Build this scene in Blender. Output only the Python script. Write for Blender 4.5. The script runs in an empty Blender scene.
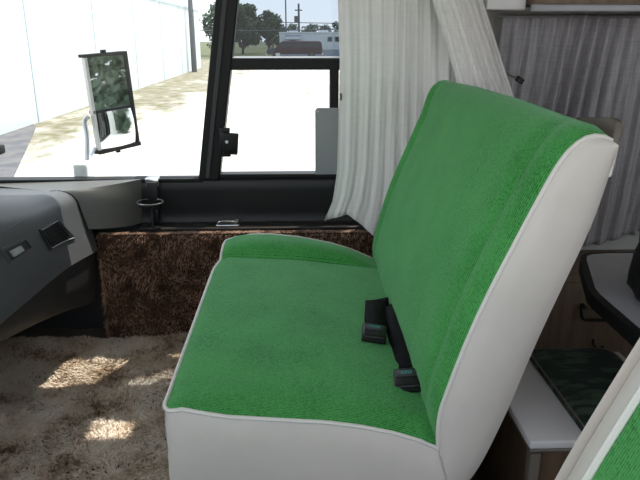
import bpy, bmesh, math, random
from mathutils import Vector, Matrix, Euler, noise as mnoise

random.seed(7)
scene = bpy.context.scene
COL = scene.collection
PI = math.pi

# ------------------------------------------------------------------ helpers
def lerp(a, b, t): return a + (b - a) * t
def sstep(a, b, x):
    t = max(0.0, min(1.0, (x - a) / (b - a))) if a != b else float(x > a)
    return t * t * (3 - 2 * t)
def interp(tab, x):
    if x <= tab[0][0]: return tab[0][1]
    for (x0, y0), (x1, y1) in zip(tab, tab[1:]):
        if x <= x1: return y0 + (y1 - y0) * (x - x0) / (x1 - x0)
    return tab[-1][1]
def resample(pts, n):
    pts = [Vector(p) for p in pts]
    d = [0.0]
    for a, b in zip(pts, pts[1:]): d.append(d[-1] + (b - a).length)
    out = []; k = 0
    for i in range(n):
        s = d[-1] * i / (n - 1)
        while k < len(pts) - 2 and d[k + 1] < s: k += 1
        seg = d[k + 1] - d[k]
        out.append(pts[k].lerp(pts[k + 1], (s - d[k]) / seg if seg else 0))
    return out
def smooth_pts(pts, it=2):
    pts = [Vector(p) for p in pts]
    for _ in range(it):
        q = [pts[0]]
        for a, b in zip(pts, pts[1:]):
            q += [a.lerp(b, .25), a.lerp(b, .75)]
        q.append(pts[-1]); pts = q
    return pts

class MB:
    """collects verts and faces of ONE mesh"""
    def __init__(s): s.v = []; s.f = []
    def add(s, vs, fs):
        o = len(s.v); s.v += [tuple(v) for v in vs]; s.f += [tuple(i + o for i in f) for f in fs]
    def box(s, x0, x1, y0, y1, z0, z1, M=None):
        vs = [Vector((x, y, z)) for x in (x0, x1) for y in (y0, y1) for z in (z0, z1)]
        if M: vs = [M @ v for v in vs]
        s.add(vs, [(0, 1, 3, 2), (4, 6, 7, 5), (0, 4, 5, 1), (2, 3, 7, 6), (0, 2, 6, 4), (1, 5, 7, 3)])
    def rbox(s, x0, x1, y0, y1, z0, z1, r=.01, seg=3, M=None):
        bm = bmesh.new(); bmesh.ops.create_cube(bm, size=1)
        for v in bm.verts:
            v.co = Vector((lerp(x0, x1, v.co.x + .5), lerp(y0, y1, v.co.y + .5), lerp(z0, z1, v.co.z + .5)))
        bmesh.ops.bevel(bm, geom=bm.edges[:], offset=r, segments=seg, profile=.5, affect='EDGES')
        s.bm(bm, M)
    def bm(s, bm, M=None):
        bm.verts.index_update()
        vs = [(M @ v.co) if M else v.co.copy() for v in bm.verts]
        s.add(vs, [[v.index for v in f.verts] for f in bm.faces]); bm.free()
    def grid(s, fn, nu, nv, closeu=False):
        vs = [fn(i / (nu - (0 if closeu else 1)), j / (nv - 1)) for i in range(nu) for j in range(nv)]
        fs = []
        for i in range(nu if closeu else nu - 1):
            k = (i + 1) % nu
            for j in range(nv - 1):
                fs.append((i * nv + j, k * nv + j, k * nv + j + 1, i * nv + j + 1))
        s.add(vs, fs)
    def tube(s, pts, r, n=8, cap=True, closed=False):
        pts = [Vector(p) for p in pts]; m = len(pts)
        rs = r if isinstance(r, (list, tuple)) else [r] * m
        vs = []; up = None
        for i, p in enumerate(pts):
            if closed: t = (pts[(i + 1) % m] - pts[i - 1])
            else: t = pts[min(i + 1, m - 1)] - pts[max(i - 1, 0)]
            t.normalize()
            if up is None:
                up = Vector((0, 0, 1)) if abs(t.z) < .9 else Vector((1, 0, 0))
            a = t.cross(up)
            if a.length < 1e-5: a = t.orthogonal()
            a.normalize(); b = a.cross(t).normalized(); up = b
            for k in range(n):
                w = 2 * PI * k / n
                vs.append(p + (a * math.cos(w) + b * math.sin(w)) * rs[i])
        fs = []
        for i in range(m if closed else m - 1):
            j = (i + 1) % m
            for k in range(n):
                l = (k + 1) % n
                fs.append((i * n + k, i * n + l, j * n + l, j * n + k))
        if cap and not closed:
            fs.append(tuple(range(n - 1, -1, -1))); fs.append(tuple((m - 1) * n + k for k in range(n)))
        s.add(vs, fs)
    def prism(s, poly, a, b, axis='y'):
        """extrude a 2-D polygon from a to b along an axis; poly coords are the other two in xyz order"""
        n = len(poly)
        def P(p, t):
            if axis == 'y': return (p[0], t, p[1])
            if axis == 'x': return (t, p[0], p[1])
            return (p[0], p[1], t)
        s.add([P(p, a) for p in poly] + [P(p, b) for p in poly],
              [tuple(range(n)), tuple(range(2 * n - 1, n - 1, -1))] +
              [(i, (i + 1) % n, (i + 1) % n + n, i + n) for i in range(n)])
    def build(s, name, m, parent=None, smooth=True, angle=40, bevel=0, solid=0, subd=0):
        me = bpy.data.meshes.new(name); me.from_pydata(s.v, [], s.f)
        bm = bmesh.new(); bm.from_mesh(me)
        bmesh.ops.recalc_face_normals(bm, faces=bm.faces[:]); bm.to_mesh(me); bm.free()
        me.update()
        if smooth:
            me.shade_smooth(); me.set_sharp_from_angle(angle=math.radians(angle))
        me.materials.append(m)
        o = bpy.data.objects.new(name, me); COL.objects.link(o)
        if parent:
            o.parent = parent
            o.matrix_parent_inverse = Matrix.Translation(-Vector(parent.location)) if parent.type == 'EMPTY' else Matrix.Identity(4)
        if solid:
            d = o.modifiers.new('thickness', 'SOLIDIFY'); d.thickness = solid; d.offset = 0
        if bevel:
            d = o.modifiers.new('bevel', 'BEVEL'); d.width = bevel; d.segments = 2; d.limit_method = 'ANGLE'
        if subd:
            d = o.modifiers.new('subd', 'SUBSURF'); d.levels = d.render_levels = subd
        return o

def tag(o, label=None, cat=None, group=None, kind=None):
    if label: o['label'] = label
    if cat: o['category'] = cat
    if group: o['group'] = group
    if kind: o['kind'] = kind
    return o
def thing(name, label, cat, loc=(0, 0, 0), group=None):
    o = bpy.data.objects.new(name, None); COL.objects.link(o)
    o.location = loc; o.empty_display_size = .1
    return tag(o, label, cat, group)
def struct(name, mb, m, **k):
    o = mb.build(name, m, **k); o['kind'] = 'structure'; return o

# ------------------------------------------------------------------ materials
def new_mat(name):
    m = bpy.data.materials.new(name); m.use_nodes = True
    nt = m.node_tree; nt.nodes.clear()
    out = nt.nodes.new('ShaderNodeOutputMaterial')
    return m, nt, out
def mat(name, c, rough=.6, metal=0, c2=None, scale=20, bump=0, bscale=None, spec=.5, sheen=0, coat=0,
        stretch=(1, 1, 1), detail=4, lo=.35, hi=.65, bdist=.01, transl=0):
    m, nt, out = new_mat(name); N = nt.nodes.new; L = nt.links.new
    b = N('ShaderNodeBsdfPrincipled'); L(b.outputs[0], out.inputs[0])
    b.inputs['Base Color'].default_value = (*c, 1); b.inputs['Roughness'].default_value = rough
    b.inputs['Metallic'].default_value = metal; b.inputs['Specular IOR Level'].default_value = spec
    b.inputs['Sheen Weight'].default_value = sheen; b.inputs['Coat Weight'].default_value = coat
    tc = N('ShaderNodeTexCoord'); mp = N('ShaderNodeMapping'); mp.inputs['Scale'].default_value = stretch
    L(tc.outputs['Object'], mp.inputs[0])
    if c2:
        n = N('ShaderNodeTexNoise'); n.inputs['Scale'].default_value = scale; n.inputs['Detail'].default_value = detail
        L(mp.outputs[0], n.inputs['Vector'])
        r = N('ShaderNodeValToRGB'); r.color_ramp.elements[0].color = (*c, 1); r.color_ramp.elements[1].color = (*c2, 1)
        r.color_ramp.elements[0].position = lo; r.color_ramp.elements[1].position = hi
        L(n.outputs[0], r.inputs[0]); L(r.outputs[0], b.inputs['Base Color'])
    if bump:
        n = N('ShaderNodeTexNoise'); n.inputs['Scale'].default_value = bscale or scale; n.inputs['Detail'].default_value = 3
        L(mp.outputs[0], n.inputs['Vector'])
        bp = N('ShaderNodeBump'); bp.inputs['Strength'].default_value = bump; bp.inputs['Distance'].default_value = bdist
        L(n.outputs[0], bp.inputs['Height']); L(bp.outputs[0], b.inputs['Normal'])
    if transl:
        t = N('ShaderNodeBsdfTranslucent'); t.inputs[0].default_value = (*c, 1)
        mx = N('ShaderNodeMixShader'); mx.inputs[0].default_value = transl
        L(b.outputs[0], mx.inputs[1]); L(t.outputs[0], mx.inputs[2]); L(mx.outputs[0], out.inputs[0])
    return m
def glass(name, tint, gloss=.06):
    m, nt, out = new_mat(name); N = nt.nodes.new; L = nt.links.new
    t = N('ShaderNodeBsdfTransparent'); t.inputs[0].default_value = (*tint, 1)
    g = N('ShaderNodeBsdfGlossy'); g.inputs['Roughness'].default_value = .02
    mx = N('ShaderNodeMixShader'); mx.inputs[0].default_value = gloss
    L(t.outputs[0], mx.inputs[1]); L(g.outputs[0], mx.inputs[2]); L(mx.outputs[0], out.inputs[0])
    return m
def knit(name, c, c2):
    """knitted upholstery: fine ribs running across the seat plus a heathered noise"""
    m, nt, out = new_mat(name); N = nt.nodes.new; L = nt.links.new
    b = N('ShaderNodeBsdfPrincipled'); L(b.outputs[0], out.inputs[0])
    b.inputs['Roughness'].default_value = .95; b.inputs['Specular IOR Level'].default_value = .12
    b.inputs['Sheen Weight'].default_value = .45; b.inputs['Sheen Roughness'].default_value = .35
    b.inputs['Sheen Tint'].default_value = (.60, .94, .68, 1)
    tc = N('ShaderNodeTexCoord')
    n = N('ShaderNodeTexNoise'); n.inputs['Scale'].default_value = 230; n.inputs['Detail'].default_value = 3
    L(tc.outputs['Object'], n.inputs['Vector'])
    n2 = N('ShaderNodeTexNoise'); n2.inputs['Scale'].default_value = 9; n2.inputs['Detail'].default_value = 4
    L(tc.outputs['Object'], n2.inputs['Vector'])
    w = N('ShaderNodeTexWave'); w.wave_type = 'BANDS'; w.bands_direction = 'Y'; w.inputs['Scale'].default_value = 85
    w.inputs['Distortion'].default_value = 1.2; w.inputs['Detail'].default_value = 2; w.inputs['Detail Scale'].default_value = 3
    L(tc.outputs['Object'], w.inputs['Vector'])
    a = N('ShaderNodeMath'); a.operation = 'MULTIPLY_ADD'; a.inputs[1].default_value = .35
    L(w.outputs['Fac'], a.inputs[0]); L(n.outputs[0], a.inputs[2])
    a2 = N('ShaderNodeMath'); a2.operation = 'MULTIPLY_ADD'; a2.inputs[1].default_value = .5
    L(n2.outputs[0], a2.inputs[0]); L(a.outputs[0], a2.inputs[2])
    r = N('ShaderNodeValToRGB'); r.color_ramp.elements[0].color = (*c, 1); r.color_ramp.elements[1].color = (*c2, 1)
    r.color_ramp.elements[0].position = .64; r.color_ramp.elements[1].position = .98
    L(a2.outputs[0], r.inputs[0]); L(r.outputs[0], b.inputs['Base Color'])
    bp = N('ShaderNodeBump'); bp.inputs['Strength'].default_value = .5; bp.inputs['Distance'].default_value = .003
    L(a.outputs[0], bp.inputs['Height']); L(bp.outputs[0], b.inputs['Normal'])
    return m
def shag(name, cols, scale=7, rough=.9):
    """pile carpet: big blotches plus per-tuft variation"""
    m, nt, out = new_mat(name); N = nt.nodes.new; L = nt.links.new
    b = N('ShaderNodeBsdfPrincipled'); b.inputs['Roughness'].default_value = rough; b.inputs['Specular IOR Level'].default_value = .1
    b.inputs['Sheen Weight'].default_value = .15
    tc = N('ShaderNodeTexCoord')
    n = N('ShaderNodeTexNoise'); n.inputs['Scale'].default_value = scale; n.inputs['Detail'].default_value = 5; n.inputs['Roughness'].default_value = .65
    L(tc.outputs['Object'], n.inputs['Vector'])
    n2 = N('ShaderNodeTexNoise'); n2.inputs['Scale'].default_value = scale * 12; n2.inputs['Detail'].default_value = 2
    L(tc.outputs['Object'], n2.inputs['Vector'])
    a = N('ShaderNodeMath'); a.operation = 'MULTIPLY_ADD'; a.inputs[1].default_value = .35
    L(n2.outputs[0], a.inputs[0]); L(n.outputs[0], a.inputs[2])
    r = N('ShaderNodeValToRGB'); cr = r.color_ramp
    while len(cr.elements) < len(cols): cr.elements.new(.5)
    for e, (p, c) in zip(cr.elements, cols): e.position = p; e.color = (*c, 1)
    L(a.outputs[0], r.inputs[0]); L(r.outputs[0], b.inputs['Base Color'])
    t = N('ShaderNodeBsdfTranslucent'); L(r.outputs[0], t.inputs[0])
    mx = N('ShaderNodeMixShader'); mx.inputs[0].default_value = .25
    L(b.outputs[0], mx.inputs[1]); L(t.outputs[0], mx.inputs[2]); L(mx.outputs[0], out.inputs[0])
    return m
def cloth(name, c, transl, c2=None):
    """woven curtain: fine vertical and horizontal threads"""
    m, nt, out = new_mat(name); N = nt.nodes.new; L = nt.links.new
    d = N('ShaderNodeBsdfDiffuse'); t = N('ShaderNodeBsdfTranslucent')
    tc = N('ShaderNodeTexCoord'); mp = N('ShaderNodeMapping'); mp.inputs['Scale'].default_value = (150, 150, 4)
    L(tc.outputs['Object'], mp.inputs[0])
    n = N('ShaderNodeTexNoise'); n.inputs['Scale'].default_value = 1; n.inputs['Detail'].default_value = 3
    L(mp.outputs[0], n.inputs['Vector'])
    mp2 = N('ShaderNodeMapping'); mp2.inputs['Scale'].default_value = (12, 12, 260); L(tc.outputs['Object'], mp2.inputs[0])
    n2 = N('ShaderNodeTexNoise'); n2.inputs['Scale'].default_value = 1; L(mp2.outputs[0], n2.inputs['Vector'])
    a = N('ShaderNodeMath'); a.operation = 'MULTIPLY_ADD'; a.inputs[1].default_value = .5
    L(n2.outputs[0], a.inputs[0]); L(n.outputs[0], a.inputs[2])
    r = N('ShaderNodeValToRGB'); r.color_ramp.elements[0].position = .5; r.color_ramp.elements[1].position = .95
    r.color_ramp.elements[0].color = (*(c2 or tuple(x * .7 for x in c)), 1); r.color_ramp.elements[1].color = (*c, 1)
    L(a.outputs[0], r.inputs[0]); L(r.outputs[0], d.inputs[0]); L(r.outputs[0], t.inputs[0])
    mx = N('ShaderNodeMixShader'); mx.inputs[0].default_value = transl
    L(d.outputs[0], mx.inputs[1]); L(t.outputs[0], mx.inputs[2]); L(mx.outputs[0], out.inputs[0])
    return m
def woodgrain(name, c, c2):
    return mat(name, c, .55, c2=c2, scale=3, stretch=(14, 14, 1.2), bump=.1, bscale=8)

M = {}
M['green'] = knit('green_knit', (.020, .155, .030), (.088, .365, .098))
M['white_vinyl'] = mat('white_vinyl', (.70, .645, .59), .42, c2=(.64, .59, .54), scale=6, bump=.12, bscale=160, bdist=.002)
M['piping'] = mat('piping_vinyl', (.74, .71, .66), .4, bump=.05, bscale=200)
M['black_vinyl'] = mat('black_vinyl', (.011, .011, .0115), .42, spec=.35, bump=.15, bscale=260, bdist=.001)
M['black_plastic'] = mat('black_plastic', (.008, .008, .0085), .4, spec=.3, bump=.05, bscale=80)
M['ledge_plastic'] = mat('ledge_plastic', (.035, .03, .026), .35, bump=.05, bscale=80)
M['rubber'] = mat('black_rubber', (.007, .0075, .0075), .5, spec=.25, bump=.05, bscale=60)
M['dash'] = mat('dash_vinyl', (.085, .09, .095), .5, c2=(.10, .10, .105), scale=5, bump=.25, bscale=420, bdist=.0008)
M['dash_dark'] = mat('dash_lower_vinyl', (.03, .031, .033), .55, bump=.2, bscale=420, bdist=.0008)
M['dash_trim'] = mat('dash_corner_vinyl', (.13, .127, .118), .5, c2=(.11, .108, .10), scale=7, bump=.25, bscale=420, bdist=.0008)
M['chrome'] = mat('chrome', (.75, .76, .78), .15, metal=1, bump=.03, bscale=30)
M['alu'] = mat('aluminium', (.62, .63, .64), .34, metal=1, bump=.03, bscale=50)
M['webbing'] = mat('webbing', (.006, .006, .0065), .8, spec=.15, c2=(.012, .012, .013), scale=300, bump=.4, bscale=500, bdist=.001)
M['teal'] = mat('teal_mark', (.06, .24, .23), .5, c2=(.08, .3, .3), scale=50)
M['red'] = mat('button_grey', (.03, .035, .036), .4, bump=.05, bscale=90)
M['floor_base'] = shag('carpet_backing', [(.3, (.05, .035, .025)), (.7, (.16, .12, .09))], 6)
M['shag'] = shag('shag_pile', [(.47, (.16, .095, .055)), (.56, (.52, .39, .27)), (.64, (.78, .65, .51)), (.78, (.92, .84, .73))], 7)
M['brown_pile'] = shag('brown_pile', [(.55, (.045, .02, .012)), (.62, (.28, .155, .10)), (.69, (.54, .345, .25)), (.9, (.66, .45, .33))], 15)
M['kick_base'] = shag('brown_backing', [(.4, (.03, .016, .01)), (.8, (.09, .05, .03))], 9)
M['sheer'] = cloth('white_curtain_cloth', (.95, .935, .92), .2, (.86, .845, .83))
M['sheer2'] = cloth('white_lined_curtain_cloth', (.94, .925, .90), .15, (.83, .815, .80))
M['greycloth'] = cloth('grey_curtain_cloth', (.60, .57, .59), .25, (.39, .37, .385))
M['cream'] = mat('cream_wall_vinyl', (.55, .54, .51), .6, c2=(.5, .49, .46), scale=8, bump=.1, bscale=120)
M['headliner'] = mat('headliner', (.62, .6, .56), .8, c2=(.56, .54, .5), scale=30, bump=.2, bscale=200)
M['panel_wood'] = woodgrain('brown_panelling', (.14, .095, .062), (.2, .14, .095))
M['dark_wood'] = woodgrain('dark_wood', (.09, .055, .032), (.14, .09, .055))
M['laminate'] = mat('grey_laminate', (.36, .36, .39), .22, c2=(.33, .33, .36), scale=14, spec=.5)
M['white_laminate'] = mat('white_laminate', (.72, .70, .70), .3, c2=(.66, .64, .64), scale=10)
M['velvet'] = mat('dark_green_pattern', (.006, .02, .012), .8, c2=(.05, .085, .055), scale=28, detail=6, lo=.46, hi=.6, bump=.3, bscale=150, stretch=(.6, 1.6, 1))
M['bagcloth'] = mat('black_green_cloth', (.008, .009, .009), .6, c2=(.09, .12, .09), scale=22, detail=3, lo=.56, hi=.63, bump=.3, bscale=60)
M['taupe'] = mat('taupe_board', (.16, .135, .11), .5, c2=(.13, .11, .09), scale=9, bump=.05, bscale=80)
M['tint_glass'] = glass('tinted_glass', (.36, .395, .43), .03)
M['clear_glass'] = glass('clear_glass', (.93, .95, .94), .03)
M['smoke_plate'] = mat('smoked_acrylic', (.36, .38, .38), .25, c2=(.33, .35, .35), scale=4, transl=.3)
M['mirror'] = mat('mirror_glass', (.80, .84, .82), .02, metal=1)
M['lightgrey'] = mat('light_grey_plastic', (.5, .52, .52), .25, c2=(.45, .47, .47), scale=20)
M['shade'] = mat('added_blind_fabric', (.3, .29, .27), .9, c2=(.26, .25, .23), scale=60)
M['body_white'] = mat('body_paint', (.7, .71, .71), .25, c2=(.66, .67, .67), scale=2, coat=.3)

# ------------------------------------------------------------------ the passenger bench seat
YN, YF = 1.04, 2.08
FRONT = [(.265, .417), (.262, .457), (.264, .496), (.273, .532), (.299, .625), (.332, .723), (.376, .829), (.423, .94),
         (.445, .982), (.465, 1.003), (.483, 1.013), (.504, 1.013), (.521, 1.005)]
REAR = [(.30, .30), (.336, .346), (.358, .394), (.395, .502), (.428, .622), (.46, .721), (.485, .793), (.507, .86),
        (.522, .93), (.528, .964), (.530, .993)]
NPIP = [(-.247, .522), (-.193, .507), (-.135, .495), (-.037, .486), (.055, .478), (.114, .468), (.175, .453), (.229, .434), (.285, .405)]
NCRE = [(-.25, .522), (-.115, .508), (.079, .489), (.198, .469), (.27, .448), (.30, .440)]
FPIP = [(-.254, .500), (-.246, .514), (-.236, .521), (-.195, .529), (-.093, .529), (.008, .517), (.11, .495), (.179, .473), (.249, .441), (.30, .41)]
FCRE = [(-.25, .516), (.007, .500), (.247, .469), (.30, .462)]
YC_N, YC_F = 1.088, 1.895

def cush_z(x, y):
    """top of the seat cushion: flat middle panel between two crease lines, soft bolsters outside them"""
    if y < YC_N:
        t = (y - YN) / (YC_N - YN)
        return lerp(interp(NPIP, x), interp(NCRE, x), t) + .002 * math.sin(PI * t ** .7)
    if y > YC_F:
        t = (y - YC_F) / (YF - YC_F)
        k = sstep(-.26, -.12, x) * .4 + .6
        return lerp(interp(FCRE, x), interp(FPIP, x), t) + .034 * k * math.sin(PI * t ** .62) * sstep(.33, .1, x)
    t = (y - YC_N) / (YC_F - YC_N)
    return lerp(interp(NCRE, x), interp(FCRE, x), t) + .012 * math.sin(PI * t) ** .6 * math.sin(PI * min(1, max(0, (x + .27) / .6)))

def xfront(y):
    """front edge of the cushion in plan: rounded corners at both ends, most at the far one"""
    x = -.252 + .014 * sstep(1.78, 1.93, y)
    r = .07
    if y > YF - r:
        d = (y - (YF - r)) / r
        x += r * .75 * (1 - math.sqrt(max(0, 1 - d * d)))
    r = .02
    if y < YN + r:
        d = ((YN + r) - y) / r
        x += r * .5 * (1 - math.sqrt(max(0, 1 - d * d)))
    return x
XREAR = .292
bench = thing('bench_seat', 'wide green knit bench seat with white vinyl sides, facing the dashboard', 'seat', (0.02, 1.56, 0))
# cushion top
ys = [YN, 1.046, 1.054, 1.063, 1.073, 1.08, YC_N - .003, YC_N, YC_N + .003, 1.11] + [1.13 + .027 * i for i in range(28)] + \
     [YC_F - .006, YC_F, YC_F + .006, 1.915, 1.93, 1.95, 1.97, 1.99, 2.01, 2.03, 2.042, 2.054, 2.063, 2.07, 2.076, YF]
mb = MB(); NU = 44
vs = []
for y in ys:
    x0 = xfront(y)
    for i in range(NU):
        x = lerp(x0, XREAR, (i / (NU - 1)))
        z = cush_z(x, y)
        e = (x - x0)
        z -= .010 * (1 - sstep(0, .03, e)) * (1 if y < YC_F else .6)
        vs.append((x, y, z))
fs = [(a * NU + i, a * NU + i + 1, (a + 1) * NU + i + 1, (a + 1) * NU + i) for a in range(len(ys) - 1) for i in range(NU - 1)]
mb.add(vs, fs)
tops = vs
seat = mb.build('seat_cushion', M['green'], bench, angle=75)
# skirt: near side, front, far side
loop = [tops[i] for i in range(NU - 1, -1, -1)] + [tops[a * NU] for a in range(1, len(ys))] + [tops[(len(ys) - 1) * NU + i] for i in range(1, NU)]
mb = MB(); ND = 12; vs = []
nl = len(loop)
for k, p in enumerate(loop):
    a = Vector(loop[max(k - 1, 0)]); b = Vector(loop[min(k + 1, nl - 1)])
    t = (b - a); t.z = 0; t.normalize(); n = Vector((t.y, -t.x, 0)) * -1     # outward
    c = Vector((.02, 1.56, 0)); 
    if (Vector((p[0], p[1], 0)) - c).dot(n) < 0: n = -n
    for j in range(ND):
        s = j / (ND - 1)
        z = lerp(p[2], .17, s)
        bulge = .016 * math.sin(PI * min(1, s * 1.15)) ** .55 - .02 * sstep(.75, 1, s)
        if n.x < -.4: bulge = lerp(bulge, .004 * math.sin(PI * min(1, s * 3)) - .045 * s * s - .006 * s, min(1, (-n.x - .4) / .5))
        vs.append((p[0] + n.x * bulge, p[1] + n.y * bulge, z))
mb.add(vs, [(a * ND + j, (a + 1) * ND + j, (a + 1) * ND + j + 1, a * ND + j + 1) for a in range(nl - 1) for j in range(ND - 1)])
tag(mb.build('side_panel', M['white_vinyl'], bench, angle=70), 'white vinyl skirt of the cushion')
mb = MB(); mb.tube(loop, .0042, 8)
mb.build('piping', M['piping'], bench)
# backrest: front and over the top
FS = resample(smooth_pts(FRONT, 2), 46); RS = resample(smooth_pts(REAR, 2), 46)
NT = 58
def tstations():
    out = [0, .004, .01, .02, .032, .046, .06, .072, .08, .088, .1]
    out += [.1 + .8 * i / 28 for i in range(1, 28)]
    out += [.9, .915, .93, .945, .96, .972, .982, .99, .996, 1]
    return out
TS = tstations()
def bulge(t, s):
    e = min(t, 1 - t)
    b = .024 * math.sin(min(1, e / .05) * PI / 2) ** .7
    b -= .015 * math.exp(-((e - .082) / .018) ** 2) * sstep(0.03, .1, s) * sstep(.97, .86, s)
    b += .010 * sstep(.09, .4, e)
    return b * (.05 + .35 * sstep(.5, 1, s) + .95 * math.sin(PI * min(1, max(0, s))) ** .6)
mb = MB(); vs = []
for t in TS:
    y = lerp(YN, YF, t)
    for i, p in enumerate(FS):
        s = i / (len(FS) - 1)
        a = FS[max(i - 1, 0)]; b = FS[min(i + 1, len(FS) - 1)]
        tg = (b - a).normalized(); n = Vector((-tg.y, tg.x))
        q = p + n * bulge(t, s)
        far = .012 * t * sstep(.6, 1, s)
        vs.append((q.x - .0 - .03 * t * sstep(.75, 1, s), y, q.y + far))
nf = len(FS)
mb.add(vs, [(a * nf + i, a * nf + i + 1, (a + 1) * nf + i + 1, (a + 1) * nf + i) for a in range(len(TS) - 1) for i in range(nf - 1)])
mb.build('backrest', M['green'], bench, angle=75)
def fpt(t, i):
    return vs[TS.index(t) * nf + i]
# white side panels of the backrest (near and far), bulging a little
for t, y, sg, nm in ((0, YN, -1, 'back_side_panel'), (1, YF, 1, 'back_side_panel')):
    m2 = MB(); w = []
    NK = 9
    for i in range(nf):
        f = fpt(t, i); r = RS[i]
        rx = r.x - .03 * t * sstep(.75, 1, i / (nf - 1)); rz = r.y + .012 * t * sstep(.6, 1, i / (nf - 1))
        for k in range(NK):
            u = k / (NK - 1)
            w.append((lerp(f[0], rx, u), y + sg * .017 * math.sin(PI * u) ** .6, lerp(f[2], rz, u)))
    m2.add(w, [(a * NK + k, (a + 1) * NK + k, (a + 1) * NK + k + 1, a * NK + k + 1) for a in range(nf - 1) for k in range(NK - 1)])
    # lower gusset joining backrest side and cushion side
    p = [(.268, .425), (.262, .36), (.25, .25), (.245, .17), (.30, .17), (.33, .25), (.336, .33), (.302, .305)]
    m2.add([(a, y + sg * .006, b) for a, b in p], [tuple(range(len(p)))])
    tag(m2.build(nm, M['white_vinyl'], bench, angle=70), 'white vinyl side of the backrest')
    m3 = MB(); m3.tube([fpt(t, i) for i in range(nf)] , .0044, 8)
    m3.build('back_piping', M['piping'], bench)
    m3 = MB()
    m3.tube([(RS[i].x - .03 * t * sstep(.75, 1, i / (nf - 1)), y + sg * .001, RS[i].y + .012 * t * sstep(.6, 1, i / (nf - 1)) + .0015 * math.sin(i * 2.1)) for i in range(42, nf)], .003, 6)
    m3.build('rear_seam', M['piping'], bench)
m2 = MB()
def rearp(u, v):
    i = min(int(v * (nf - 1)), nf - 1)
    q = RS[i]; y = lerp(YN, YF, u)
    return (q.x - .03 * u * sstep(.75, 1, v) + .012 * math.sin(PI * v) * math.sin(PI * u) ** .5, y, q.y + .012 * u * sstep(.6, 1, v))
m2.grid(rearp, 14, nf)
m2.add([(FS[-1].x, YN, FS[-1].y), (RS[-1].x, YN, RS[-1].y), (RS[-1].x - .03, YF, RS[-1].y + .012), (FS[-1].x - .03, YF, FS[-1].y + .012)], [(0, 1, 2, 3)])
m2.build('rear_panel', M['white_vinyl'], bench, angle=70)
# flat board on the rear of the seat, its top corner standing above the backrest
m2 = MB()
Mb = Matrix.Translation((.545, 0, .99)) @ Matrix.Rotation(math.radians(16), 4, 'Y')
poly = [(1.27, -.36), (1.27, .022), (1.255, .030), (1.125, .045), (1.108, .041), (1.098, .030), (1.094, .012), (1.094, -.36)]
pv = [Mb @ Vector((a, y, z)) for a in (0, .016) for (y, z) in poly]
n = len(poly)
m2.add(pv, [tuple(range(n)), tuple(range(2 * n - 1, n - 1, -1))] + [(i, (i + 1) % n, (i + 1) % n + n, i + n) for i in range(n)])
tag(m2.build('back_board', M['taupe'], bench, bevel=.003), 'taupe board behind the backrest')
m2 = MB(); m2.rbox(-.19, .24, 1.12, 2.0, 0.03, .165, .015)
m2.box(-.2, .25, 1.07, 2.05, .165, .18)
m2.build('seat_base', M['black_plastic'], bench)

# ------------------------------------------------------------------ driver seat (only its backrest edge shows)
dseat = thing('driver_seat', 'green driver seat backrest with broad white vinyl edge, cropped at lower right corner', 'seat', (.15, .3, 0))
D0, D1 = -.02, .60
DF = [(x - .036, z) for x, z in FRONT]
DFS = resample(smooth_pts(DF, 2), 46)
def dring(t0, t1, nt, off=0):
    w = []
    for k in range(nt):
        t = lerp(t0, t1, k / (nt - 1)); y = lerp(D0, D1, t)
        e = min(t, 1 - t) * (D1 - D0)
        b = .020 * math.sin(min(1, e / .05) * PI / 2) ** .6 + .006 * sstep(.05, .2, e)
        for i, p in enumerate(DFS):
            a = DFS[max(i - 1, 0)]; c = DFS[min(i + 1, nf - 1)]; tg = (c - a).normalized()
            q = p + Vector((-tg.y, tg.x)) * (b - .02) * (.3 + .7 * math.sin(PI * i / (nf - 1)) ** .5)
            w.append((q.x, y, q.y))
    return w
def dmesh(w, nt):
    m = MB(); m.add(w, [(a * nf + i, a * nf + i + 1, (a + 1) * nf + i + 1, (a + 1) * nf + i) for a in range(nt - 1) for i in range(nf - 1)]); return m
tp = .052 / (D1 - D0)
dmesh(dring(tp, 1 - tp, 20), 20).build('backrest', M['green'], dseat, angle=75)
for a, b in ((0, tp), (1 - tp, 1)):
    tag(dmesh(dring(a, b, 8), 8).build('edge_panel', M['white_vinyl'], dseat, angle=75), 'white vinyl border of the backrest')
for t in (tp, 1 - tp):
    w = dring(t, t + 1e-6, 2)[:nf]
    m = MB(); m.tube([Vector(p) + Vector((-.002, 0, .001)) for p in w], .0048, 8); m.build('piping', M['piping'], dseat)
m = MB()
m.grid(lambda u, v: (RS[min(int(v * (nf - 1)), nf - 1)].x - .03, lerp(D0, D1, u), RS[min(int(v * (nf - 1)), nf - 1)].y), 6, nf)
for y in (D0, D1):
    w = []
    for i in range(nf):
        w += [(DFS[i].x + .004, y, DFS[i].y), (RS[i].x - .03, y, RS[i].y)]
    m.add(w, [(2 * i, 2 * i + 1, 2 * i + 3, 2 * i + 2) for i in range(nf - 1)])
m.add([(DFS[-1].x, D0, DFS[-1].y), (RS[-1].x - .03, D0, RS[-1].y), (RS[-1].x - .03, D1, RS[-1].y), (DFS[-1].x, D1, DFS[-1].y)], [(0, 1, 2, 3)])
m.build('rear_shell', M['white_vinyl'], dseat, angle=70)
m = MB(); m.rbox(-.22, .28, D0, D1, .28, .45, .045, 5)
m.build('seat_cushion', M['green'], dseat)
m = MB(); m.rbox(-.12, .2, .1, .5, 0.0, .28, .02); m.build('pedestal', M['black_plastic'], dseat)

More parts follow.
